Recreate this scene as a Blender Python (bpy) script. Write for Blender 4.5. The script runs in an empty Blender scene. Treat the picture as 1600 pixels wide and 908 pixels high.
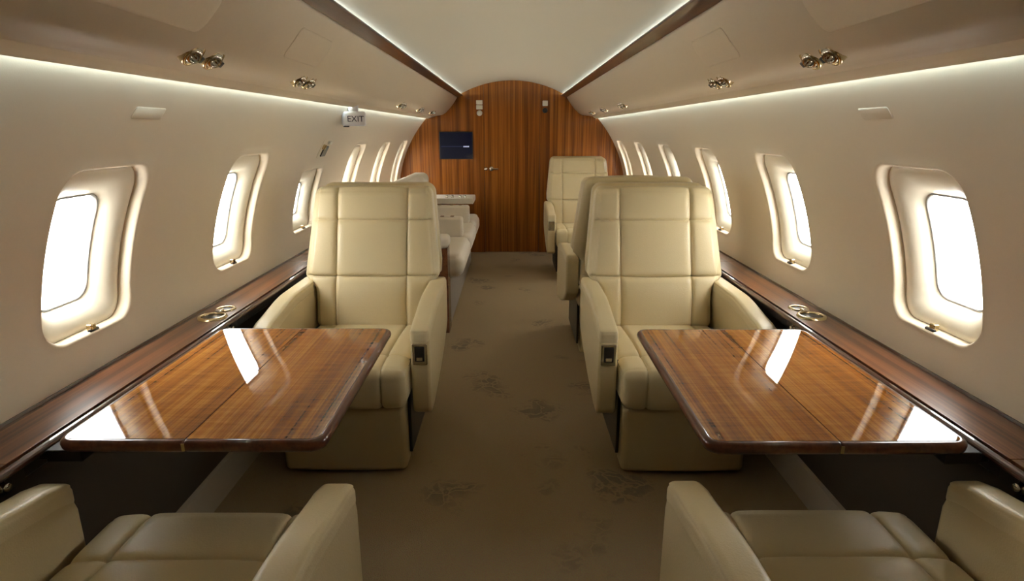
import bpy, bmesh, math, random
from mathutils import Vector, Matrix
random.seed(7)
PI = math.pi
C = bpy.context.scene.collection
SC = bpy.context.scene

# ------------------------------------------------------------------ camera, sky, exposure
cam_d = bpy.data.cameras.new('camera'); cam = bpy.data.objects.new('camera', cam_d); C.objects.link(cam)
cam.location = (0, 0, 1.33)
cam.rotation_euler = (PI/2 - math.radians(15.08), 0, 0)
cam_d.sensor_width = 36; cam_d.lens = 924/1600*36
cam_d.clip_start = 0.02; cam_d.clip_end = 200
SC.camera = cam
SKY = 20.0
LED_SIDE = 42.0
LED_CEIL = 50.0
w = bpy.data.worlds.new('sky'); SC.world = w; w.use_nodes = True
bg = w.node_tree.nodes['Background']
bg.inputs[0].default_value = (1.0, 0.985, 0.955, 1); bg.inputs[1].default_value = SKY
SC.view_settings.view_transform = 'Standard'; SC.view_settings.look = 'None'
SC.view_settings.gamma = 1; SC.view_settings.use_curve_mapping = False
SC.view_settings.exposure = 0.06

# ------------------------------------------------------------------ materials
def mat(name, col=(.8,.8,.8), rough=.5, metal=0, coat=0, bump=None, emit=None, spec=.5, coat_rough=.03, coat_ior=1.5):
    m = bpy.data.materials.new(name); m.use_nodes = True
    nt = m.node_tree; b = nt.nodes['Principled BSDF']
    b.inputs['Base Color'].default_value = (*col, 1); b.inputs['Roughness'].default_value = rough
    b.inputs['Metallic'].default_value = metal; b.inputs['Coat Weight'].default_value = coat
    b.inputs['Coat Roughness'].default_value = coat_rough; b.inputs['Coat IOR'].default_value = coat_ior
    b.inputs['Specular IOR Level'].default_value = spec
    if emit:
        b.inputs['Emission Color'].default_value = (*emit[0], 1); b.inputs['Emission Strength'].default_value = emit[1]
    if bump:
        sc, st = bump
        tc = nt.nodes.new('ShaderNodeTexCoord'); n = nt.nodes.new('ShaderNodeTexNoise'); bp = nt.nodes.new('ShaderNodeBump')
        n.inputs['Scale'].default_value = sc; n.inputs['Detail'].default_value = 4
        bp.inputs['Strength'].default_value = st; bp.inputs['Distance'].default_value = .002
        nt.links.new(tc.outputs['Object'], n.inputs['Vector']); nt.links.new(n.outputs['Fac'], bp.inputs['Height'])
        nt.links.new(bp.outputs['Normal'], b.inputs['Normal'])
    return m

def wood(name, along, cols, rough=.35, spec=.2, coat=1.0, fine=90, figure=0.0, coat_rough=.03, coat_ior=1.5):
    """veneer with straight grain running along one axis"""
    m = mat(name, rough=rough, coat=coat, coat_rough=coat_rough, spec=spec, coat_ior=coat_ior); nt = m.node_tree; b = nt.nodes['Principled BSDF']
    L = nt.links.new
    tc = nt.nodes.new('ShaderNodeTexCoord')
    def streak(s, det, long):
        mp = nt.nodes.new('ShaderNodeMapping')
        sc = [s, s, s]; sc[along] = long
        mp.inputs['Scale'].default_value = sc
        n = nt.nodes.new('ShaderNodeTexNoise'); n.inputs['Scale'].default_value = 1; n.inputs['Detail'].default_value = det
        L(tc.outputs['Object'], mp.inputs['Vector']); L(mp.outputs['Vector'], n.inputs['Vector']); return n
    n1 = streak(fine*.28, 3, .5); n2 = streak(fine*1.8, 2, 1.5)
    mx = nt.nodes.new('ShaderNodeMix'); mx.data_type = 'FLOAT'; mx.inputs[0].default_value = .4
    L(n1.outputs['Fac'], mx.inputs[2]); L(n2.outputs['Fac'], mx.inputs[3])
    out = mx.outputs[0]
    if figure:
        mp = nt.nodes.new('ShaderNodeMapping'); sc = [9, 9, 9]; sc[along] = 110
        mp.inputs['Scale'].default_value = sc
        n3 = nt.nodes.new('ShaderNodeTexNoise'); n3.inputs['Scale'].default_value = 1; n3.inputs['Detail'].default_value = 1
        L(tc.outputs['Object'], mp.inputs['Vector']); L(mp.outputs['Vector'], n3.inputs['Vector'])
        m2 = nt.nodes.new('ShaderNodeMix'); m2.data_type = 'FLOAT'; m2.inputs[0].default_value = figure
        L(out, m2.inputs[2]); L(n3.outputs['Fac'], m2.inputs[3]); out = m2.outputs[0]
    r = nt.nodes.new('ShaderNodeValToRGB'); e = r.color_ramp.elements
    e[0].position = .36; e[0].color = (*cols[0], 1); e[1].position = .64; e[1].color = (*cols[2], 1)
    k = r.color_ramp.elements.new(.5); k.color = (*cols[1], 1)
    L(out, r.inputs['Fac']); L(r.outputs['Color'], b.inputs['Base Color'])
    return m

M = {}
M['wall'] = mat('sidewall_fabric', (.68,.57,.425), .55, bump=(350,.15))
M['ceil'] = mat('headliner', (.69,.585,.42), .6, bump=(300,.1))
M['panel'] = mat('overhead_panel', (.70,.58,.41), .55)
M['bowl'] = mat('window_bowl', (.72,.65,.52), .35)
M['seal'] = mat('window_seal', (.55,.55,.55), .5)
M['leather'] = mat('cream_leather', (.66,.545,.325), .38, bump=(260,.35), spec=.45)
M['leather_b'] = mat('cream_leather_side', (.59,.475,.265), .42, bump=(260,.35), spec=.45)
M['divan'] = mat('beige_fabric', (.68,.60,.48), .8, bump=(500,.5))
M['divan_dark'] = mat('taupe_fabric', (.30,.25,.19), .85, bump=(500,.5))
M['table'] = wood('table_veneer', 1, ((.11,.028,.003),(.36,.118,.014),(.58,.24,.040)), fine=110, figure=.16, coat_rough=.008, rough=.4, spec=0, coat_ior=1.7)
M['edge'] = wood('mahogany_edge', 1, ((.075,.02,.009),(.12,.035,.015),(.16,.05,.02)), fine=60)
M['ledge'] = wood('ledge_veneer', 1, ((.07,.022,.010),(.16,.055,.022),(.24,.09,.035)), fine=80, coat_rough=.06)
M['rail'] = wood('rail_wood', 1, ((.04,.014,.008),(.065,.02,.011),(.09,.03,.015)), fine=60)
M['bulk'] = wood('bulkhead_veneer', 2, ((.12,.030,.003),(.26,.078,.008),(.42,.145,.018)), fine=90, coat=.6, coat_rough=.06, rough=.4)
M['trimwood'] = wood('ceiling_trim_wood', 1, ((.05,.018,.008),(.09,.033,.014),(.12,.048,.02)), fine=60, coat=.4)
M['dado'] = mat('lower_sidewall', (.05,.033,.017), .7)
M['kick'] = mat('kick_strip', (.36,.30,.22), .7)
M['black'] = mat('black_gap', (.012,.010,.008), .6)
M['brass'] = mat('brass', (.62,.50,.30), .22, metal=1)
M['chrome'] = mat('chrome', (.70,.66,.58), .15, metal=1)
M['darkmetal'] = mat('dark_metal', (.05,.045,.04), .35, metal=.6)
M['white'] = mat('white_plastic', (.78,.76,.80), .4)
M['cream_plastic'] = mat('cream_plastic', (.68,.62,.50), .4)
M['ink'] = mat('dark_ink', (.03,.02,.06), .5)
M['screen'] = mat('screen_glass', (.008,.01,.02), .1, emit=((.015,.025,.10), .05), spec=.25)
M['screen_mark'] = mat('screen_mark', (.5,.5,.6), .3, emit=((.6,.65,.9), .6))
M['led'] = mat('led_side', (1,1,1), .5, emit=((.62,.86,1.0), LED_SIDE))
M['led2'] = mat('led_ceiling', (1,1,1), .5, emit=((.62,.86,1.0), LED_CEIL))
g = bpy.data.materials.new('window_glass'); g.use_nodes = True; nt = g.node_tree; nt.nodes.clear()
o_ = nt.nodes.new('ShaderNodeOutputMaterial'); t_ = nt.nodes.new('ShaderNodeBsdfTransparent'); gl = nt.nodes.new('ShaderNodeBsdfGlossy')
gl.inputs['Roughness'].default_value = .02; lw = nt.nodes.new('ShaderNodeLayerWeight')
pw5 = nt.nodes.new('ShaderNodeMath'); pw5.operation = 'POWER'; pw5.inputs[1].default_value = 5
fr = nt.nodes.new('ShaderNodeMath'); fr.operation = 'MULTIPLY_ADD'; fr.inputs[1].default_value = .92; fr.inputs[2].default_value = .08
nt.links.new(lw.outputs['Facing'], pw5.inputs[0]); nt.links.new(pw5.outputs[0], fr.inputs[0]); mx = nt.nodes.new('ShaderNodeMixShader')
t_.inputs[0].default_value = (.96,.98,.97,1)
nt.links.new(fr.outputs[0], mx.inputs[0]); nt.links.new(t_.outputs[0], mx.inputs[1]); nt.links.new(gl.outputs[0], mx.inputs[2]); nt.links.new(mx.outputs[0], o_.inputs[0])
M['glass'] = g
# carpet
cm = mat('patterned_carpet', rough=.95, spec=.1); nt = cm.node_tree; b = nt.nodes['Principled BSDF']; L = nt.links.new
tc = nt.nodes.new('ShaderNodeTexCoord')
nz = nt.nodes.new('ShaderNodeTexNoise'); nz.inputs['Scale'].default_value = 7; nz.inputs['Detail'].default_value = 3
vm = nt.nodes.new('ShaderNodeMix'); vm.data_type = 'VECTOR'; vm.inputs[0].default_value = .22
L(tc.outputs['Object'], nz.inputs['Vector']); L(tc.outputs['Object'], vm.inputs[4]); L(nz.outputs['Color'], vm.inputs[5])
vo = nt.nodes.new('ShaderNodeTexVoronoi'); vo.inputs['Scale'].default_value = 3.4; vo.feature = 'F1'; L(vm.outputs[1], vo.inputs['Vector'])
vo2 = nt.nodes.new('ShaderNodeTexVoronoi'); vo2.inputs['Scale'].default_value = 17; vo2.feature = 'DISTANCE_TO_EDGE'; L(vm.outputs[1], vo2.inputs['Vector'])
r1 = nt.nodes.new('ShaderNodeValToRGB'); r1.color_ramp.elements[0].position = .18; r1.color_ramp.elements[1].position = .36
r1.color_ramp.elements[0].color = (1,1,1,1); r1.color_ramp.elements[1].color = (0,0,0,1); L(vo.outputs['Distance'], r1.inputs['Fac'])
r2 = nt.nodes.new('ShaderNodeValToRGB'); r2.color_ramp.elements[0].position = .03; r2.color_ramp.elements[1].position = .12; L(vo2.outputs['Distance'], r2.inputs['Fac'])
ml = nt.nodes.new('ShaderNodeMath'); ml.operation = 'MULTIPLY'; L(r1.outputs['Color'], ml.inputs[0]); L(r2.outputs['Color'], ml.inputs[1])
n3 = nt.nodes.new('ShaderNodeTexNoise'); n3.inputs['Scale'].default_value = 260; L(tc.outputs['Object'], n3.inputs['Vector'])
cx = nt.nodes.new('ShaderNodeMix'); cx.data_type = 'RGBA'
cx.inputs[6].default_value = (.41,.305,.175,1); cx.inputs[7].default_value = (.26,.20,.13,1); L(ml.outputs[0], cx.inputs[0])
c2 = nt.nodes.new('ShaderNodeMix'); c2.data_type = 'RGBA'; c2.blend_type = 'MULTIPLY'; c2.inputs[0].default_value = .35
L(cx.outputs[2], c2.inputs[6]); L(n3.outputs['Color'], c2.inputs[7]); L(c2.outputs[2], b.inputs['Base Color'])
bp = nt.nodes.new('ShaderNodeBump'); bp.inputs['Strength'].default_value = .6; bp.inputs['Distance'].default_value = .004
L(n3.outputs['Fac'], bp.inputs['Height']); L(bp.outputs['Normal'], b.inputs['Normal'])
M['carpet'] = cm

# ------------------------------------------------------------------ mesh helpers
def mesh_obj(name, verts, faces, m, parent=None, smooth=True, bevel=None, loc=None):
    me = bpy.data.meshes.new(name); me.from_pydata([tuple(v) for v in verts], [], faces); me.update()
    bm = bmesh.new(); bm.from_mesh(me); bmesh.ops.recalc_face_normals(bm, faces=bm.faces); bm.to_mesh(me); bm.free()
    o = bpy.data.objects.new(name, me); C.objects.link(o); me.materials.append(M[m] if isinstance(m, str) else m)
    if smooth: me.polygons.foreach_set('use_smooth', [True]*len(me.polygons))
    if smooth and bevel is None: pass
    if bevel:
        bv = o.modifiers.new('bevel', 'BEVEL'); bv.width = bevel; bv.segments = 4; bv.limit_method = 'ANGLE'; bv.angle_limit = math.radians(40)
        wn = o.modifiers.new('wn', 'WEIGHTED_NORMAL'); wn.keep_sharp = False; wn.weight = 100
    if loc: o.location = loc
    if parent: o.parent = parent
    return o
def struct(o): o['kind'] = 'structure'; return o
def tag(o, label, cat, group=None):
    o['label'] = label; o['category'] = cat
    if group: o['group'] = group
    return o
def thing(name, label, cat, loc=(0,0,0), rotz=0, group=None):
    o = bpy.data.objects.new(name, None); C.objects.link(o); o.empty_display_size = .1
    o.location = loc; o.rotation_euler = (0,0,rotz); return tag(o, label, cat, group)
def dup(root, loc, rotz, label, group=None, flip=False):
    r = root.copy(); C.objects.link(r); r.location = loc; r.rotation_euler = (0,0,rotz); r['label'] = label
    if group: r['group'] = group
    for ch in list(root.children):
        c = ch.copy(); C.objects.link(c); c.parent = r
        for g2 in ch.children:
            d = g2.copy(); C.objects.link(d); d.parent = c
    return r
def box(name, lo, hi, m, parent=None, bevel=.004):
    x0,y0,z0 = lo; x1,y1,z1 = hi
    v = [(x,y,z) for z in (z0,z1) for y in (y0,y1) for x in (x0,x1)]
    f = [(0,1,3,2),(4,6,7,5),(0,4,5,1),(2,3,7,6),(0,2,6,4),(1,5,7,3)]
    return mesh_obj(name, v, f, m, parent, smooth=bool(bevel), bevel=bevel)
def extrude(name, prof, axis, a0, a1, m, parent=None, bevel=None, closed=True, smooth=True):
    """prof: 2-D outline; axis 0 -> prof is (y,z), axis 1 -> (x,z), axis 2 -> (x,y)"""
    def P(p, a): return (a,p[0],p[1]) if axis==0 else (p[0],a,p[1]) if axis==1 else (p[0],p[1],a)
    n = len(prof); v = [P(p,a0) for p in prof]+[P(p,a1) for p in prof]
    f = [(i,(i+1)%n,n+(i+1)%n,n+i) for i in range(n if closed else n-1)]
    if closed: f += [tuple(range(n)), tuple(range(2*n-1,n-1,-1))]
    return mesh_obj(name, v, f, m, parent, smooth=smooth, bevel=bevel)
def sheet(prof, ys, thick_dir=None):
    v=[];f=[];n=len(prof)
    for y in ys: v += [(x,y,z) for x,z in prof]
    for j in range(len(ys)-1):
        for i in range(n-1): f.append((j*n+i,j*n+i+1,(j+1)*n+i+1,(j+1)*n+i))
    return v,f
def lathe(prof, n=32, center=(0,0,0), axis=2):
    v=[];f=[];k=len(prof)
    for i in range(n):
        a=2*PI*i/n
        for r,h in prof:
            p=(r*math.cos(a), r*math.sin(a), h)
            if axis==1: p=(p[0],h,p[1])
            if axis==0: p=(h,p[0],p[1])
            v.append((p[0]+center[0],p[1]+center[1],p[2]+center[2]))
    for i in range(n):
        for j in range(k-1):
            a=i*k+j; b_=((i+1)%n)*k+j; f.append((a,b_,b_+1,a+1))
    return v,f
def rrect(w_, h_, r, n=8):
    """rounded rectangle loop about the origin, 4*n+4 points"""
    pts=[]
    for cx_,cy_,a0 in ((w_/2-r,h_/2-r,0),(-w_/2+r,h_/2-r,PI/2),(-w_/2+r,-h_/2+r,PI),(w_/2-r,-h_/2+r,1.5*PI)):
        for i in range(n+1):
            a=a0+PI/2*i/n; pts.append((cx_+r*math.cos(a), cy_+r*math.sin(a)))
    return pts
def soft_box(name, lo, hi, r, m, parent=None, seams=None, disp=None, warp=None, step=.04, k=5):
    """rounded upholstery block: fine samples near seams; disp(p, n) moves along the normal; warp(p) bends the whole"""
    c=[(lo[i]+hi[i])/2 for i in range(3)]; h=[(hi[i]-lo[i])/2 for i in range(3)]
    r=min(r, min(h)*.98)
    seams = seams or {}
    def samp(ax):
        H=h[ax]-r; s=[]
        for i in range(k+1): s.append(-(H+r*math.tan(PI/4*(1-i/k))))
        n=max(1,int(2*H/step)); mid=[-H+2*H*i/n for i in range(1,n)]
        for sp in seams.get(ax, []):
            sp=sp-c[ax]
            for d in (0,.0025,.005,.008,.012,.018,.026,.036):
                for q in ((sp-d),(sp+d)):
                    if -H<q<H: mid.append(q)
        mid=sorted(set(round(q,5) for q in mid)); out=[]
        for q in mid:
            if not out or q-out[-1]>.0015: out.append(q)
        return s+out+[-q for q in reversed(s)]
    S=[samp(0),samp(1),samp(2)]
    V=[];F=[];idx={}
    def vid(p):
        key=tuple(round(q,5) for q in p)
        if key in idx: return idx[key]
        inner=[max(-(h[i]-r),min(h[i]-r,p[i])) for i in range(3)]
        d=Vector([p[i]-inner[i] for i in range(3)]); n=d.normalized()
        q=Vector(inner)+n*r+Vector(c)
        if disp: q=q+n*disp(q,n)
        if warp: q=Vector(warp(q))
        idx[key]=len(V); V.append(q); return idx[key]
    for ax in range(3):
        u,w2=[(1,2),(2,0),(0,1)][ax]
        for sg in (-1,1):
            for i in range(len(S[u])-1):
                for j in range(len(S[w2])-1):
                    q=[]
                    for (a,b2) in ((i,j),(i+1,j),(i+1,j+1),(i,j+1)):
                        p=[0,0,0]; p[ax]=sg*h[ax]; p[u]=S[u][a]; p[w2]=S[w2][b2]; q.append(vid(p))
                    if sg<0: q.reverse()
                    F.append(q)
    return mesh_obj(name, V, F, m, parent)
def smooth01(t): t=max(0,min(1,t)); return t*t*(3-2*t)
def crease(d, w=.007): return math.exp(-abs(d)/w)

# ------------------------------------------------------------------ cabin shell
Y0, Y1 = -1.5575, 6.62
ZL = .655
def WX(z):
    return math.sqrt(1.25**2-(z-.62)**2) - .028*smooth01((.86-z)/.22)
ZT = 1.52
WIN_W, WIN_B, WIN_T, PITCH, WC = .385, .752, 1.243, .915, 1.655
floor = struct(box('floor', (-1.22,Y0,-.04), (1.22,Y1+.05,0), 'carpet', bevel=None))
a = [(-.578+1.156*i/40) for i in range(41)]
v,f = sheet([(x, .692+math.sqrt(1.158**2-x*x)) for x in a], [Y0+ (Y1-Y0)*i/8 for i in range(9)])
v2 = v+[(x,y,z+.02) for x,y,z in v]
n=len(v); f2 = f+[tuple(q+n for q in reversed(k_)) for k_ in f]
struct(mesh_obj('ceiling', v2, f2, 'ceil'))

NP=12; NEDGE=14
def window_params(side, k):
    yc = WC+PITCH*k
    if side<0 and k==2: return yc, WIN_W, WIN_B+.01, 1.125, .03      # the exit window, lower with squarer corners
    return yc, WIN_W, WIN_B, WIN_T, .075
def hole_loop(yc, ww, zb, zt, r, inset=0):
    rr=max(.012,r-inset*.3) if r>.05 else r
    L_=[]
    # resampled rounded rectangle so that every loop has the same number of points
    w_,h_=ww-2*inset, (zt-zb)-2*inset; zc=(zb+zt)/2
    for (cx_,cy_,a0,ex) in ((1,1,0,0),(-1,1,PI/2,1),(-1,-1,PI,0),(1,-1,1.5*PI,1)):
        px,py=cx_*(w_/2-rr),cy_*(h_/2-rr)
        for i in range(NP+1):
            a_=a0+PI/2*i/NP; L_.append((yc+px+rr*math.cos(a_), zc+py+rr*math.sin(a_)))
        # straight edge to next corner
        nx,ny={(1,1):(-1,1),(-1,1):(-1,-1),(-1,-1):(1,-1),(1,-1):(1,1)}[(cx_,cy_)]
        a_=a0+PI/2; s=(px+rr*math.cos(a_),py+rr*math.sin(a_)); e=(nx*(w_/2-rr)+rr*math.cos(a_), ny*(h_/2-rr)+rr*math.sin(a_))
        for i in range(1,NEDGE): t=i/NEDGE; L_.append((yc+s[0]+(e[0]-s[0])*t, zc+s[1]+(e[1]-s[1])*t))
    return L_
def rect_loop(y0,y1,z0,z1):
    L_=[]
    cs=[(y1,z1),(y0,z1),(y0,z0),(y1,z0)]
    # corner zone i spans half edges before/after
    for q in range(4):
        c0=cs[q]; prev=cs[q-1]; nxt=cs[(q+1)%4]
        def lerp(a_,b_,t): return (a_[0]+(b_[0]-a_[0])*t, a_[1]+(b_[1]-a_[1])*t)
        F_=.28
        for i in range(NP+1):
            t=i/NP
            L_.append(lerp(c0,prev,F_*(1-2*t)) if t<.5 else lerp(c0,nxt,F_*(2*t-1)))
        s=lerp(c0,nxt,F_); e=lerp(nxt,c0,F_)
        for i in range(1,NEDGE): L_.append(lerp(s,e,i/NEDGE))
    return L_
def build_side(side):
    nm='left' if side<0 else 'right'
    V=[];F=[]
    for k in range(-3,6):
        yc,ww,zb,zt,r=window_params(side,k)
        y0=WC+PITCH*(k-.5); y1=min(y0+PITCH,Y1+.02)
        outer=rect_loop(y0,y1,.62,ZT); hole=hole_loop(yc,ww,zb,zt,r)
        base=len(V); n=len(outer); R=9
        for i in range(R+1):
            t=(i/R)**.8
            for p,q in zip(outer,hole):
                y=p[0]+(q[0]-p[0])*t; z=p[1]+(q[1]-p[1])*t; V.append((side*WX(z),y,z))
        lip=((.003,-.0015),(.007,-.0005),(.010,.004),(.011,.014),(.010,.034),(.009,.047))
        for ins,dep in lip:
            for y,z in hole_loop(yc,ww,zb,zt,r,ins): V.append((side*(WX(z)+dep),y,z))
        for i in range(R+len(lip)):
            for j in range(n): a_=base+i*n+j; b_=base+i*n+(j+1)%n; F.append((a_,b_,b_+n,a_+n))
    # upper part of the wall hidden behind the overhead panel, up to the ceiling arch
    zz=[(WX(ZT),ZT),(.80,1.58),(.70,1.655),(.62,1.702),(.57,1.715)]
    v,f=sheet([(side*x,z) for x,z in zz],[Y0,Y1]); b0=len(V); V+=v; F+=[tuple(q+b0 for q in k_) for k_ in f]
    struct(mesh_obj('wall_'+nm, V, F, 'wall'))
    # windows
    for k in range(-3,6):
        yc,ww,zb,zt,r=window_params(side,k)
        root=bpy.data.objects.new('window_%d'%(k+4 if side<0 else k+13),None); C.objects.link(root)
        xr=side*WX((zb+zt)/2); root.location=(xr,yc,zb); struct(root)
        prof=((.005,.045),(.008,.041),(.013,.037),(.021,.034),(.032,.034),(.046,.038),(.058,.046),(.068,.055),(.076,.065),(.082,.076),(.088,.085))
        V=[];F=[];n=0
        for ins,dep in prof:
            lp=hole_loop(yc,ww,zb,zt,r,ins); n=len(lp)
            for y,z in lp: V.append((side*(WX(z)+dep)-xr,y-yc,z-zb))
        for i in range(len(prof)-1):
            for j in range(n): a_=i*n+j; b_=i*n+(j+1)%n; F.append((a_,b_,b_+n,a_+n))
        mesh_obj('window_frame',V,F,'bowl',root)
        V=[];F=[]
        for ins,dep in ((.086,.084),(.087,.081),(.091,.081),(.092,.087)):
            for y,z in hole_loop(yc,ww,zb,zt,r,ins): V.append((side*(WX(z)+dep)-xr,y-yc,z-zb))
        for i in range(3):
            for j in range(n): a_=i*n+j; b_=i*n+(j+1)%n; F.append((a_,b_,b_+n,a_+n))
        mesh_obj('window_seal',V,F,'seal',root)
        lp=hole_loop(yc,ww,zb,zt,r,.088)
        V=[];F=[];R=6
        for i in range(R):
            t=i/R
            for y,z in lp:
                z2=z+((zb+zt)/2-z)*t; y2=y+(yc-y)*t; V.append((side*(WX(z2)+.087)-xr,y2-yc,z2-zb))
        V.append((side*(WX((zb+zt)/2)+.087)-xr,0,(zt-zb)/2))
        for i in range(R-1):
            for j in range(n): a_=i*n+j; b_=i*n+(j+1)%n; F.append((a_,b_,b_+n,a_+n))
        for j in range(n): F.append(((R-1)*n+j,(R-1)*n+(j+1)%n,R*n))
        mesh_obj('pane',V,F,'glass',root)
        # brass pull tab at the bottom middle of the shade
        if k<0:  # panels added in the out-of-view windows to block light and darken the foreground
            V=[];F=[]
            for y,z in hole_loop(yc,ww,zb,zt,r,.06): V.append((side*(WX(z)+.050)-xr,y-yc,z-zb))
            for y,z in hole_loop(yc,ww,zb,zt,r,.06): V.append((side*(WX(z)+.056)-xr,y-yc,z-zb))
            F=[tuple(range(n)),tuple(range(2*n-1,n-1,-1))]+[(j,(j+1)%n,n+(j+1)%n,n+j) for j in range(n)]
            mesh_obj('added_light_block',V,F,'wall',root,smooth=False)
        z=zb+.012; x=side*(WX(z)+.012)-xr
        h_=box('shade_pull',(x-.006,-.011,.004),(x+.010,.011,.030),'brass',root,bevel=.003)
        mesh_obj('latch_pin',*lathe([(0,-.02),(.005,-.02),(.005,.016),(0,.016)],12,(x-side*.006,.004,.012),axis=1),'darkmetal',h_)
    # lower side wall and kick strip
    s=side
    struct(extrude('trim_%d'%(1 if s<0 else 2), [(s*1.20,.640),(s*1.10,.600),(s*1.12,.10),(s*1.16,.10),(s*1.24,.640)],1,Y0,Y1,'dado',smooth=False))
    struct(extrude('baseboard_'+nm, [(s*1.078,0),(s*1.108,.095),(s*1.122,.105),(s*1.16,.105),(s*1.16,0)],1,Y0,Y1,'kick',smooth=False))
    # overhead panel
    prof=[(.578,1.692),(.588,1.672),(.604,1.648),(.622,1.620),(.642,1.593),(.664,1.567),(.688,1.542),(.712,1.520),(.733,1.506),(.752,1.498),
          (.772,1.4945),(.800,1.4915),(.826,1.4890),(.834,1.4865),(.846,1.4840),(.866,1.4825),(.884,1.4790),(.896,1.4725),(.903,1.4655),(.905,1.4615),(.902,1.4600),(.896,1.4640),(.880,1.4700)]
    top=[(.86,1.4920),(.80,1.5005),(.752,1.507),(.70,1.540),(.65,1.60),(.60,1.67)]
    prof=prof+top
    struct(extrude('trim_%d'%(3 if s<0 else 4),[(s*x,z) for x,z in prof],1,Y0,Y1-.002,'panel'))
    # wooden ceiling trim
    struct(extrude('trim_%d'%(5 if s<0 else 6),[(s*x,z) for x,z in ((.524,1.700),(.526,1.694),(.579,1.678),(.583,1.690),(.578,1.697),(.530,1.707))],1,Y0,Y1-.002,'trimwood',smooth=False))
    # light strips in both coves
    o=extrude('led_strip',[(s*.872,1.484),(s*.885,1.480),(s*.887,1.490),(s*.874,1.494)],1,.70,Y1-.03,'led',smooth=False)
    tag(o,'cool white light strip in the cove above the %s windows'%nm,'light strip','cove light strips')
    o=extrude('led_strip',[(s*.552,1.7035),(s*.562,1.700),(s*.564,1.706),(s*.554,1.710)],1,.70,Y1-.03,'led2',smooth=False)
    tag(o,'cool white light strip hidden above the %s dark wooden ceiling rail'%nm,'light strip','cove light strips')
    # long wooden ledge under the windows
    t=thing('window_ledge','long glossy reddish-brown wooden ledge running under the %s windows'%nm,'ledge',(s*1.14,2.5,.60))
    def lx(pr): return [(s*x-s*1.14,z-.60) for x,z in pr]
    ys=[Y0,1.10,3.10,4.95,Y1-.01] if s<0 else [Y0,1.12,3.10,4.95,Y1-.01]
    for i in range(4):
        extrude('wooden_top',lx([(1.188,.648),(1.188,.657),(1.060,.657),(1.060,.640)]),1,ys[i]-2.5+.001,ys[i+1]-2.5-.001,'ledge',t,bevel=.0015)
    extrude('back_channel',lx([(1.232,.640),(1.232,.6535),(1.217,.6545),(1.214,.648),(1.200,.648),(1.197,.655),(1.189,.655),(1.189,.640)]),1,Y0-2.5,Y1-2.51,'rail',t,smooth=False)
    rp=[]
    for i in range(9):
        a_=PI/2-PI*i/8; rp.append((1.048-.016*math.sin(PI*i/8) if False else 1.046-.014*math.cos(a_), .648+.010*math.sin(a_)))
    rp=[(1.057,.652)]+rp+[(1.057,.640)]
    extrude('front_rail',lx(rp),1,Y0-2.5,Y1-2.51,'rail',t,smooth=False)
    extrude('front_face',lx([(1.125,.642),(1.064,.642),(1.064,.600),(1.075,.590),(1.125,.590)]),1,Y0-2.5,Y1-2.51,'black',t,smooth=False)
build_side(-1); build_side(1)
# bulkhead with the centre door
def arch_z(x): return .692+math.sqrt(1.158**2-x*x)+.02
def outline_x():
    pts=[]
    for x in (.31,.38,.45,.52,.578): pts.append((x,arch_z(x)))
    pts+=[(.62,1.70),(.72,1.64),(.82,1.57),(.92,1.50)]
    for z in (1.45,1.35,1.25,1.15,1.05,.95,.85,.75,.65): pts.append((WX(z)+.03,z))
    pts+=[(1.18,.4),(1.12,0)]
    return pts
for s in (-1,1):
    pr=[(s*.3025,0)]+[(s*.3025,arch_z(.3025))]+[(s*x,z) for x,z in outline_x()]
    struct(extrude('wall_front' if s<0 else 'wall_front.001',pr,1,Y1,Y1+.05,'bulk',smooth=False))
dr=[(-.300,.004),(.300,.004),(.300,arch_z(.30))]+[(x,arch_z(x)) for x in (.24,.18,.12,.06,0,-.06,-.12,-.18,-.24)]+[(-.30,arch_z(.30))]
door=struct(extrude('door_1',dr,1,Y1+.003,Y1+.045,'bulk',smooth=False))
box('door_edge',( -.304,Y1+.02,0),(.304,Y1+.049,1.829),'black',door,bevel=None)
hx,hz=-.205,.93
v,f=lathe([(0,-.030),(.012,-.030),(.014,-.022),(.010,-.006),(.020,-.003),(.020,.004)],20,(-.286,Y1+.003,hz),axis=1)
mesh_obj('door_lock',v,f,'chrome',door)
v,f=lathe([(0,-.012),(.022,-.012),(.026,-.004),(.026,.004)],24,(-.225,Y1+.003,hz),axis=1)
hb=mesh_obj('door_handle',v,f,'chrome',door)
box('lever',(-.232,Y1-.034,hz-.008),(-.150,Y1-.020,hz+.008),'chrome',hb,bevel=.005)
# aft bulkhead behind the camera
struct(box('wall_back',(-1.28,Y0-.06,-.02),(1.28,Y0-.001,1.95),'bulk',bevel=None))

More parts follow.
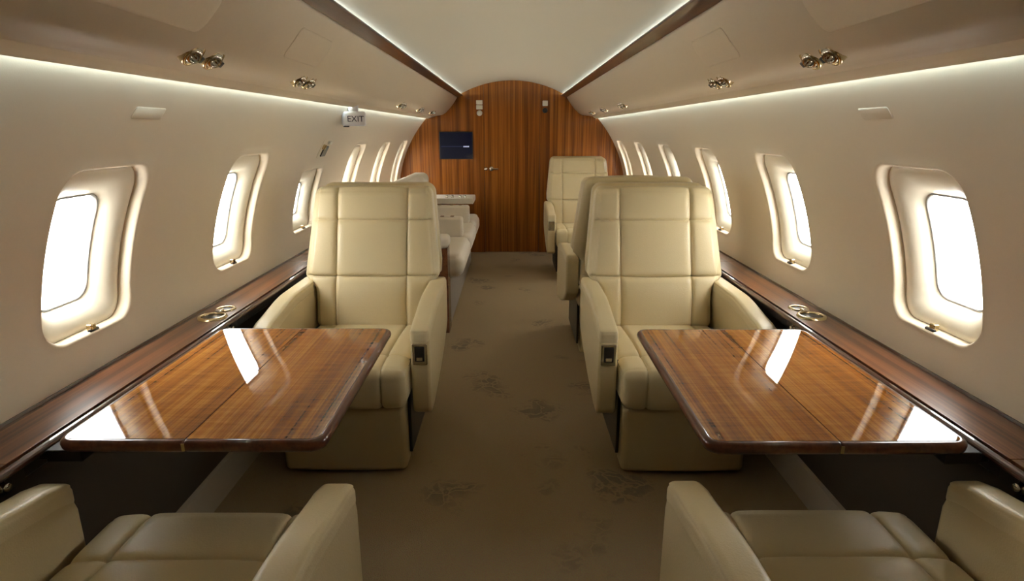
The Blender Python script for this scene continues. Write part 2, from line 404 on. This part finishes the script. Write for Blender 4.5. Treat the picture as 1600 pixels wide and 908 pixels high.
# ------------------------------------------------------------------ seats
def arm_profile():
    return [(.0,.27),(.012,.245),(.035,.232),(.10,.235),(.30,.275),(.50,.335),(.60,.385),(.655,.42),(.665,.50),(.665,.60),(.655,.615),
            (.40,.612),(.20,.598),(.08,.583),(.028,.570),(.008,.552),(.0,.525)]
def make_seat(aisle):
    """faces -Y, origin on the floor under the arm fronts, aisle = +1/-1 local x side carrying the control panel"""
    t=thing('lounge_seat','seat','seat')
    # base
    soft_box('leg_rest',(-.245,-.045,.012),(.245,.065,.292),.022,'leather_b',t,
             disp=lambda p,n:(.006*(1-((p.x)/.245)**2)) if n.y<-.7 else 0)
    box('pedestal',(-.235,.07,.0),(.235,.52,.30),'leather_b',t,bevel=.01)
    for sx in (-1,1):
        box('side_bracket',(sx*.2525-.006,.02,.06),(sx*.2525+.006,.52,.44),'darkmetal',t,bevel=.003)
    # cushion
    SX=(-.166,.166)
    def cd(p,n):
        d=0
        if n.z>.5 or n.y<-.5:
            d+=.012
            for s in SX: d-=.011*crease(p.x-s)
            d-=.010*(p.x/.26)**4
        if n.z>.5: d-=.011*crease(p.y-.085); d+=.006*math.sin(max(0,min(1,(p.y-.09)/.45))*PI)
        if n.y<-.5: d+=.004
        return d
    def cw(p):
        return (p.x,p.y,p.z-.018*smooth01((p.y-.1)/.45) if p.z>.36 else p.z)
    soft_box('seat_cushion',(-.262,-.075,.302),(.262,.60,.455),.035,'leather',t,seams={0:SX,1:(.085,)},disp=cd,warp=cw)
    # arms
    for sx in (-1,1):
        xa,xb=sorted((sx*.270,sx*.345))
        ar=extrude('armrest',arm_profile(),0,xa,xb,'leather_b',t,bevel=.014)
        def pw(p):
            yy=p.y; q=smooth01((yy)/.35)
            return (p.x,p.y,p.z+.043*q-.012*(1-smooth01(yy/.06)))
        soft_box('arm_pad',(xa-.0005,.001,.545),(xb+.0005,.66,.602),.019,'leather',ar,warp=pw,
                 disp=lambda p,n:.003 if n.z>.6 else 0)
        if sx==aisle:
            xc=sx*.3075
            fr_=box('control_panel',(xc-.029,-.008,.452),(xc+.029,.004,.538),'chrome',ar,bevel=.004)
            box('display',(xc-.019,-.012,.468),(xc+.019,-.006,.528),'darkmetal',fr_,bevel=.002)
            box('recline_button',(xc-.012,-.014,.472),(xc+.012,-.011,.486),'chrome',ar,bevel=.002)
    # back
    SZ=(.668,.923)
    def hw(z):
        a_=.262+(.318-.262)*smooth01((z-.60)/.075)
        if z>.68: a_-= .042*((z-.68)/.40)
        return a_
    def yb(z): return .505+.27*(z-.45)+.03*((z-.45)/.63)**2
    def bd(p,n):
        d=0
        if n.y<-.5:
            for s in SX: d-=.012*crease(p.x-s)
            for s in SZ: d-=.012*crease(p.z-s)
            d+=.012-.016*(abs(p.x)/.29)**5
            for s in SX: d-=.006*crease(p.x-s,.022)
            for s in SZ: d-=.005*crease(p.z-s,.022)
            # padding between the seams
            d+=.004*math.cos(p.x/.166*PI/2)
            d+=.010*math.exp(-((p.z-.60)/.09)**2)
        if n.y<-.2: d-=.005*crease(abs(p.x)-.270,.004)+.004*crease(p.z-1.052,.004)
        if abs(n.x)>.6:
            d-=.004*crease(p.y-.085,.006)
        return d
    def bw(p):
        z=p.z; ax=abs(p.x); x=ax if ax<.172 else .172+(ax-.172)*(hw(z)-.172)/.118
        return (math.copysign(x,p.x), p.y+yb(z), z)
    soft_box('backrest_cushion',(-.29,0,.43),(.29,.125,1.072),.036,'leather',t,seams={0:(-.27,-.166,.166,.27),2:SZ+(1.052,),1:(.085,)},disp=bd,warp=bw,step=.03)
    def sw(p):
        z=p.z; k_=(hw(z)+.004)/.29
        return (p.x*k_, p.y+yb(z), z)
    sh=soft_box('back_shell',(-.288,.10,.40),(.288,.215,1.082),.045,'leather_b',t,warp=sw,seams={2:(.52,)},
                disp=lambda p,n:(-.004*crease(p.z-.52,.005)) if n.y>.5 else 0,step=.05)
    return t
GS='cream leather cabin seats'
sa=make_seat(1)
sa['label']='cream leather seat facing the camera behind the left table'; sa['group']=GS
sa.location=(-.665,2.15,0)
sr=make_seat(-1)
sr['label']='cream leather seat facing the camera behind the right table'; sr['group']=GS
sr.location=(.680,2.14,0)
bseat=dup(sa,(.655,3.97,0),PI,'cream leather seat turned away, only its back showing behind the front right seat')
dup(sr,(.668,5.36,0),0,'farthest cream leather seat, facing the camera against the wooden bulkhead')
dl=dup(sr,(-.685,1.14,0),PI,'near cream leather seat at the bottom left corner, facing the left table')
de=dup(sa,(.684,1.15,0),PI,'near cream leather seat at the bottom right corner, facing the right table')
for ch in bseat.children:
    if ch.name.startswith(('backrest_cushion','back_shell')): ch.location=(0,0,.022)
for root in (dl,de):            # the two nearest seats are reclined: lay their backs down
    for ch in root.children:
        if ch.name.startswith(('backrest_cushion','back_shell')):
            pv=Matrix.Translation((0,.52,.45)); ch.matrix_local=pv@Matrix.Rotation(-math.radians(24),4,'X')@pv.inverted()

# ------------------------------------------------------------------ tables
def table(name_side, x0, x1, y0, y1, seam, label):
    t=thing('folding_table',label,'table',((x0+x1)/2,(y0+y1)/2,.60),0,'glossy wooden folding tables')
    cx_,cy_=(x0+x1)/2,(y0+y1)/2
    def leaf(nm,xa,xb,round_lo,round_hi):
        # outline with rounded outer corners, bullnose edge rings
        def outl(ins):
            pts=[]; R=.038
            for (X,Y,a0,rd) in ((xb,y1,0,round_hi),(xa,y1,PI/2,round_lo),(xa,y0,PI,round_lo),(xb,y0,1.5*PI,round_hi)):
                sx=1 if a0 in (0,1.5*PI) else -1; sy=1 if a0 in (0,PI/2) else -1
                ix = ins if rd else min(ins,.0006)
                r_=max(.004,(R if rd else .004)-ins)
                for i in range(7):
                    a_=a0+PI/2*i/6
                    pts.append((X-sx*(ix+r_)+r_*math.cos(a_)-cx_, Y-sy*(ins+r_)+r_*math.sin(a_)-cy_))
            return pts
        rings=[(.016,.0795),(.0155,.0800),(.006,.0790),(.0015,.0745),(0,.068),(.001,.060),(.005,.0535),(.013,.051),(.016,.0510)]
        V=[];F=[];n=28
        for ins,z in rings:
            V+=[(x,y,z) for x,y in outl(ins)]
        for i in range(len(rings)-1):
            for j in range(n): F.append((i*n+j,i*n+(j+1)%n,(i+1)*n+(j+1)%n,(i+1)*n+j))
        F.append(tuple(range((len(rings)-1)*n,len(rings)*n)))
        p=mesh_obj(nm+'_edge',V,F,'edge',t,smooth=True)
        o2=outl(.0155); V=[(x,y,.0803) for x,y in o2]+[(x,y,.079) for x,y in o2]
        F=[tuple(range(n)),tuple(range(2*n-1,n-1,-1))]+[(j,(j+1)%n,n+(j+1)%n,n+j) for j in range(n)]
        mesh_obj('veneer_panel',V,F,'table',p,smooth=False)
        return p
    leaf('table_leaf',x0,seam-.0006,True,False); leaf('table_leaf',seam+.0006,x1,False,True)
    s=-1 if x0<0 else 1
    wallx = x0 if s<0 else x1
    for yy in (y0+.045,y1-.06):
        xa,xb=sorted((wallx-cx_+s*.030,wallx-cx_-s*.05))
        box('support_arm',(xa,yy-cy_-.03,.022),(xb,yy-cy_+.03,.0505),'black',t,bevel=.004)
    xa,xb=sorted((wallx-cx_+s*.060,wallx-cx_+s*.012))
    box('hinge_rail',(xa,y0-cy_+.03,.018),(xb,y1-cy_-.03,.032),'darkmetal',t,bevel=.003)
    for yy in (y0,y1):
        box('seam_clip',(seam-cx_-.004,(yy-cy_)-.002+(0.001 if yy==y0 else -.001),.058),(seam-cx_+.004,(yy-cy_)+.002,.076),'brass',t,bevel=.001)
    return t
table('left',-1.000,-.408,1.150,1.925,-.714,'glossy wooden table folded out from the left ledge')
table('right',.420,1.000,1.140,1.915,.712,'glossy wooden table folded out from the right ledge')

# ------------------------------------------------------------------ cup holders and jack plates on the ledges
def cup_holder(x,y,label):
    t=thing('cup_holder',label,'cup holder',(x,y,.657),0,'brass cup holders in the ledges')
    v,f=lathe([(.038,.0),(.038,.006),(.042,.009),(.050,.007),(.052,0)],40); mesh_obj('rim',v,f,'brass',t)
    v,f=lathe([(0,.0012),(.037,.0012),(.039,-.002)],40); mesh_obj('cup_well',v,f,'darkmetal',t)
    v,f=lathe([(.024,0),(.024,.005),(.034,.006),(.038,.004),(.038,0)],36,(0,.105,0)); mesh_obj('small_ring',v,f,'brass',t)
    v,f=lathe([(0,.001),(.024,.001)],36,(0,.105,0)); mesh_obj('ring_well',v,f,'darkmetal',t)
    box('flip_lid',(-.012,.040,.001),(.012,.072,.014),'chrome',t,bevel=.004)
cup_holder(-1.120,2.11,'round brass cup holder set in the left wooden ledge')
cup_holder(1.125,2.12,'round brass cup holder set in the right wooden ledge')
def jack_plate(x,y,s,label):
    t=thing('socket_plate',label,'socket plate',(x,y,.618),0,'metal socket plates under the ledges')
    extrude('plate',[(-s*0.0,-.020),(-s*.006,-.018),(-s*.006,.018),(-s*0.0,.020),(s*.004,.0)],1,-.075,.075,'darkmetal',t,smooth=False)
    for yy in (-.035,.02):
        v,f=lathe([(0,-s*.018),(.008,-s*.018),(.010,-s*.014),(.010,-s*.008),(.015,-s*.006),(.015,-s*.003)],20,(0,yy,0),axis=0)
        mesh_obj('knob',v,f,'chrome',t)
for s,nm in ((-1,'left'),(1,'right')):
    jack_plate(s*1.058,1.055,s,'dark metal plate with two round knobs under the %s ledge near the camera'%nm)
    jack_plate(s*1.058,2.08,s,'dark metal plate with two knobs under the %s ledge past the table'%nm)

# ------------------------------------------------------------------ overhead fittings
def prof_z(x):
    P=[(.578,1.692),(.604,1.648),(.642,1.593),(.688,1.542),(.733,1.506),(.772,1.4945),(.826,1.4890),(.846,1.4840),(.884,1.4790)]
    for (a_,b_),(c_,d_) in zip(P,P[1:]):
        if a_<=x<=c_: return b_+(d_-b_)*(x-a_)/(c_-a_)
    return 1.48
def nozzle_mesh(kind):
    if kind=='bezel': return lathe([(.031,.022),(.033,-.006),(.031,-.010),(.026,-.010),(.023,-.002),(.023,.006)],32)
    if kind=='ball': return lathe([(.024,.004),(.0235,-.006),(.019,-.015),(.013,-.019),(.011,-.016),(.008,-.006),(0,-.006)],28)
    return None
noz=None
def nozzle(x,y,label,tilt):
    global noz
    s=1 if x>0 else -1
    z=prof_z(abs(x))
    if noz is None:
        noz=thing('air_nozzle',label,'air nozzle',(0,0,0),0,'round brass air nozzles in the overhead panels')
        mesh_obj('bezel',*nozzle_mesh('bezel'),'brass',noz)
        b_=mesh_obj('nozzle_ball',*nozzle_mesh('ball'),'chrome',noz); b_.rotation_euler=(-.40,0,0)
        bx=box('tab',(-.008,.008,-.022),(.008,.022,-.009),'darkmetal',noz,bevel=.002); r=noz
    else:
        r=dup(noz,(0,0,0),0,label)
    r.location=(x,y,z+.003); sl=math.atan2(prof_z(abs(x)+.02)-prof_z(abs(x)-.02),.04)
    r.rotation_euler=(0,-s*sl+s*.36,0); r['label']=label
PL={1.575:('nearest',),}
pairs=[(1.470,.745,'nearest pair'),(2.190,.745,'second pair from the camera'),(4.14,.745,'third visible pair'),(4.97,.745,'fourth visible pair'),(5.72,.745,'pair nearest the bulkhead')]
for s,nm in ((-1,'left'),(1,'right')):
    for y,x,d in pairs:
        for q,w_ in ((0,'nearer'),(.098,'farther')):
            nozzle(s*x,y+q,'brass air nozzle in the %s overhead panel, %s of the %s'%(nm,w_,d),0)
# oxygen mask doors: thin raised plates following the overhead panel
def psu_plate(s,x0,x1,y0,y1,label,r=.03):
    t=thing('mask_door',label,'overhead hatch',(s*(x0+x1)/2,(y0+y1)/2,prof_z((x0+x1)/2)),0,'flush hatches in the overhead panels')
    ox,oy,oz=t.location
    n=10; V=[];F=[]
    pts=rrect(1,1,.12,6); 
    def P3(u,v_,off):
        x=(x0+x1)/2+u*(x1-x0); y=(y0+y1)/2+v_*(y1-y0); z=prof_z(x)
        sl=(prof_z(min(.88,x+.01))-prof_z(max(.58,x-.01)))/.02; nn=math.hypot(1,sl)
        return (s*(x+off*sl/nn)-ox, y-oy, z-off/nn-oz)
    w_,h_=x1-x0,y1-y0
    base_=[(a_/w_,b_/h_) for a_,b_ in rrect(w_,h_,r,6)]; lp=[]
    for (a_,b_),(c_,d_) in zip(base_,base_[1:]+base_[:1]):
        k_=max(1,int(math.hypot((c_-a_)*w_,(d_-b_)*h_)/.006))
        lp+=[(a_+(c_-a_)*i/k_,b_+(d_-b_)*i/k_) for i in range(k_)]
    rings=[(1,-.001),(1,.0012),(.985,.0022)]
    m_=len(lp)
    for k_,off in rings: V+=[P3(u*k_,v_*k_,off) for u,v_ in lp]
    R=10
    for i in range(1,R): V+=[P3(u*.985*(1-i/R),v_*.985*(1-i/R),.0022) for u,v_ in lp]
    V.append(P3(0,0,.0022)); T=len(rings)+R-1
    for i in range(T-1):
        for j in range(m_): F.append((i*m_+j,i*m_+(j+1)%m_,(i+1)*m_+(j+1)%m_,(i+1)*m_+j))
    for j in range(m_): F.append(((T-1)*m_+j,(T-1)*m_+(j+1)%m_,T*m_))
    mesh_obj('hatch_plate',V,F,'panel',t)
for s,nm in ((-1,'left'),(1,'right')):
    psu_plate(s,.610,.692,.95,1.41,'large rounded flush hatch at the top %s of the frame'%nm)
    psu_plate(s,.618,.685,1.88,2.20,'smaller flush hatch beside the %s wooden ceiling rail'%nm,.02)
# fine seam bead along the overhead panels
for s,nm in ((-1,'left'),(1,'right')):
    z=prof_z(.79); 
    struct(extrude('trim_%d'%(7 if s<0 else 8),[(s*.713,prof_z(.713)+.001),(s*.7145,prof_z(.7145)-.0016),(s*.7165,prof_z(.7165)-.0016),(s*.718,prof_z(.718)+.001)],1,Y0,Y1-.01,'panel',smooth=False))
# small raised flush plates high on the side walls
def wall_plate(s,y0,y1,z0,z1,label):
    t=thing('coat_hook_cover',label,'cover plate',(s*WX((z0+z1)/2),(y0+y1)/2,(z0+z1)/2),0,'small flush covers on the side walls')
    ox,oy,oz=t.location
    V=[];F=[];lp=rrect(y1-y0,z1-z0,.008,5); n=len(lp)
    for k_,off in ((1,-.001),(1,.0008),(.96,.0018)):
        for a_,b_ in lp:
            z=oz+b_*k_; V.append((s*(WX(z)-off)-ox,a_*k_,b_*k_))
    for i in range(2):
        for j in range(n): F.append((i*n+j,i*n+(j+1)%n,(i+1)*n+(j+1)%n,(i+1)*n+j))
    F.append(tuple(range(2*n,3*n)))
    mesh_obj('cover',V,F,'wall',t)
wall_plate(-1,1.62,1.76,1.362,1.392,'small cream flush cover high on the left wall between the first two windows')
wall_plate(1,1.62,1.76,1.362,1.392,'small cream flush cover high on the right wall above the nearest window')

# ------------------------------------------------------------------ exit sign and latch on the left wall
def text_mesh(name,txt,size,m,parent,loc,rot,depth=.001):
    cu=bpy.data.curves.new(name,'FONT'); cu.body=txt; cu.size=size; cu.extrude=depth; cu.align_x='CENTER'; cu.align_y='CENTER'
    o=bpy.data.objects.new(name,cu); C.objects.link(o)
    dg=bpy.context.evaluated_depsgraph_get(); me=bpy.data.meshes.new_from_object(o.evaluated_get(dg)); me.name=name
    bpy.data.objects.remove(o); me.materials.clear(); me.materials.append(M[m])
    o=bpy.data.objects.new(name,me); C.objects.link(o); o.parent=parent; o.location=loc; o.rotation_euler=rot
    return o
ex=thing('exit_sign','small white EXIT sign hanging below the left cove light','sign',(-.905,3.52,1.40),math.radians(22))
soft_box('sign_body',(-.066,-.030,-.042),(.066,.022,.038),.014,'white',ex)
box('bracket',(-.028,-.012,.036),(.028,.016,.085),'white',ex,bevel=.006)
text_mesh('exit_lettering','EXIT',.046,'ink',ex,(.006,-.0305,-.004),(PI/2,0,0),.001)
box('lens',(-.060,-.026,-.048),(-.030,.016,-.040),'darkmetal',ex,bevel=.003)
zl=1.235
lt=thing('exit_latch','dark square exit latch with two cream catches above the left exit window','latch',(-WX(zl),3.53,zl))
tl=math.atan2(WX(zl+.04)-WX(zl-.04),.08)
lt.rotation_euler=(0,-tl if False else -tl,0)
box('latch_plate',(.000,-.080,-.060),(.003,.080,.080),'wall',lt,bevel=.003)
box('latch_recess',(.002,-.035,-.050),(.010,.045,.015),'darkmetal',lt,bevel=.003)
box('catch',(.004,-.070,.000),(.020,-.045,.030),'brass',lt,bevel=.004)
box('catch',(.004,.000,.030),(.018,.045,.050),'cream_plastic',lt,bevel=.004)

# ------------------------------------------------------------------ divan on the left
dv=thing('divan','long pale beige fabric divan along the left wall facing the aisle','divan',(-.80,5.05,0))
def dloc(lo,hi): return ((lo[0]+.80,lo[1]-5.05,lo[2]),(hi[0]+.80,hi[1]-5.05,hi[2]))
def dbox(nm,lo,hi,r,m,parent=None,**k_):
    a_,b_=dloc(lo,hi); return soft_box(nm,a_,b_,r,m,parent or dv,**k_)
dbox('divan_base',(-1.04,3.98,0),(-.43,6.10,.34),.02,'divan_dark')
for y0,y1 in ((3.975,4.735),(4.86,5.50),(5.62,6.10)):
    dbox('seat_cushion',(-.96,y0,.345),(-.335,y1,.505),.06,'divan',disp=lambda p,n:.008 if n.z>.8 else 0)
for y0,y1 in ((3.975,4.735),(4.86,5.50),(5.62,6.10)):
    dbox('back_cushion',(-1.02,y0,.50),(-.84,y1,.93),.06,'divan')
for y0,y1 in ((4.74,4.855),(5.505,5.615)):
    ar=dbox('divan_armrest',(-.99,y0,.49),(-.40,y1,.66),.025,'divan')
    for q in (.05,.13,.24):
        a_,b_=dloc((-.45-q,y0+.03,.658),(-.42-q,y0+.06,.668)); box('belt_buckle',a_,b_,'chrome',ar,bevel=.003)
dbox('end_armrest',(-1.03,3.80,.585),(-.415,3.965,.665),.03,'divan')
a_,b_=dloc((-1.03,3.82,0),(-.425,3.96,.59)); box('end_cabinet',a_,b_,'ledge',dv,bevel=.004)
# high rounded end wing
wp=[(-1.03,.66),(-.53,.66),(-.535,.90),(-.545,1.00),(-.565,1.045),(-.60,1.065),(-.64,1.060),(-.70,1.035),(-.78,1.005),(-.90,.985),(-1.03,.98)]
wg=extrude('end_wing',[(x+.80,z) for x,z in wp],1,3.83-5.05,3.94-5.05,'divan',dv,bevel=.025)
# fold-out console beyond it
ct=thing('console_table','slim beige-topped side table at the far end of the divan','side table',(-.75,6.32,0))
box('table_top',(-.27,-.17,.60),(.35,.20,.662),'divan',ct,bevel=.012)
box('cabinet',(-.27,-.10,0),(.10,.20,.60),'ledge',ct,bevel=.004)
for q in (.10,.16,.24,.29):
    v,f=lathe([(0,.024),(.010,.024),(.014,.018),(.014,0)],16,(q-.03,-.12,.661)); 
    tag(mesh_obj('small_cup',[(x-.75,y+6.32,z) for x,y,z in v],f,'chrome'),['first','second','third','fourth'][(.10,.16,.24,.29).index(q)]+' tiny metal cup from the left on the far side table','cup','tiny metal cups on the far side table')

# ------------------------------------------------------------------ bulkhead fittings
sc=thing('wall_screen','small dark blue screen mounted on the wooden bulkhead','screen',(-.606,Y1,1.18))
box('screen_frame',(-.181,-.022,-.146),(.181,0,.146),'black',sc,bevel=.004)
box('display',(-.172,-.024,-.137),(.172,-.020,.137),'screen',sc,bevel=.001)
box('screen_line',(-.160,-.0255,-.012),(.075,-.0235,-.008),mat('screen_line',(.02,.03,.1),.3,emit=((.05,.08,.3),.2)),sc,bevel=None)
for i in range(4):
    box('screen_mark',(.080+i*.016,-.026,-.018),(.092+i*.016,-.0235,-.004),'screen_mark',sc,bevel=None)
def wall_unit(x,zs,label):
    t=thing('wall_speaker',label,'wall fitting',(x,Y1,zs),0)
    return t
t=wall_unit(-.348,1.60,'stacked small pale square and round fittings left of the door top')
box('upper_square',(-.034,-.020,.005),(.034,0,.050),'cream_plastic',t,bevel=.006)
box('lower_square',(-.034,-.020,-.045),(.034,0,.000),'cream_plastic',t,bevel=.006)
v,f=lathe([(0,-.024),(.020,-.024),(.028,-.016),(.030,0)],24,(0,0,-.082),axis=1); mesh_obj('round_lens',v,f,'cream_plastic',t)
t=wall_unit(.354,1.60,'single small pale square fitting right of the door top')
box('square_plate',(-.028,-.020,-.010),(.028,0,.045),'cream_plastic',t,bevel=.006)
v,f=lathe([(0,-.014),(.020,-.014),(.026,-.008),(.027,0)],24,(0,0,-.055),axis=1); mesh_obj('round_lens',v,f,'darkmetal',t)
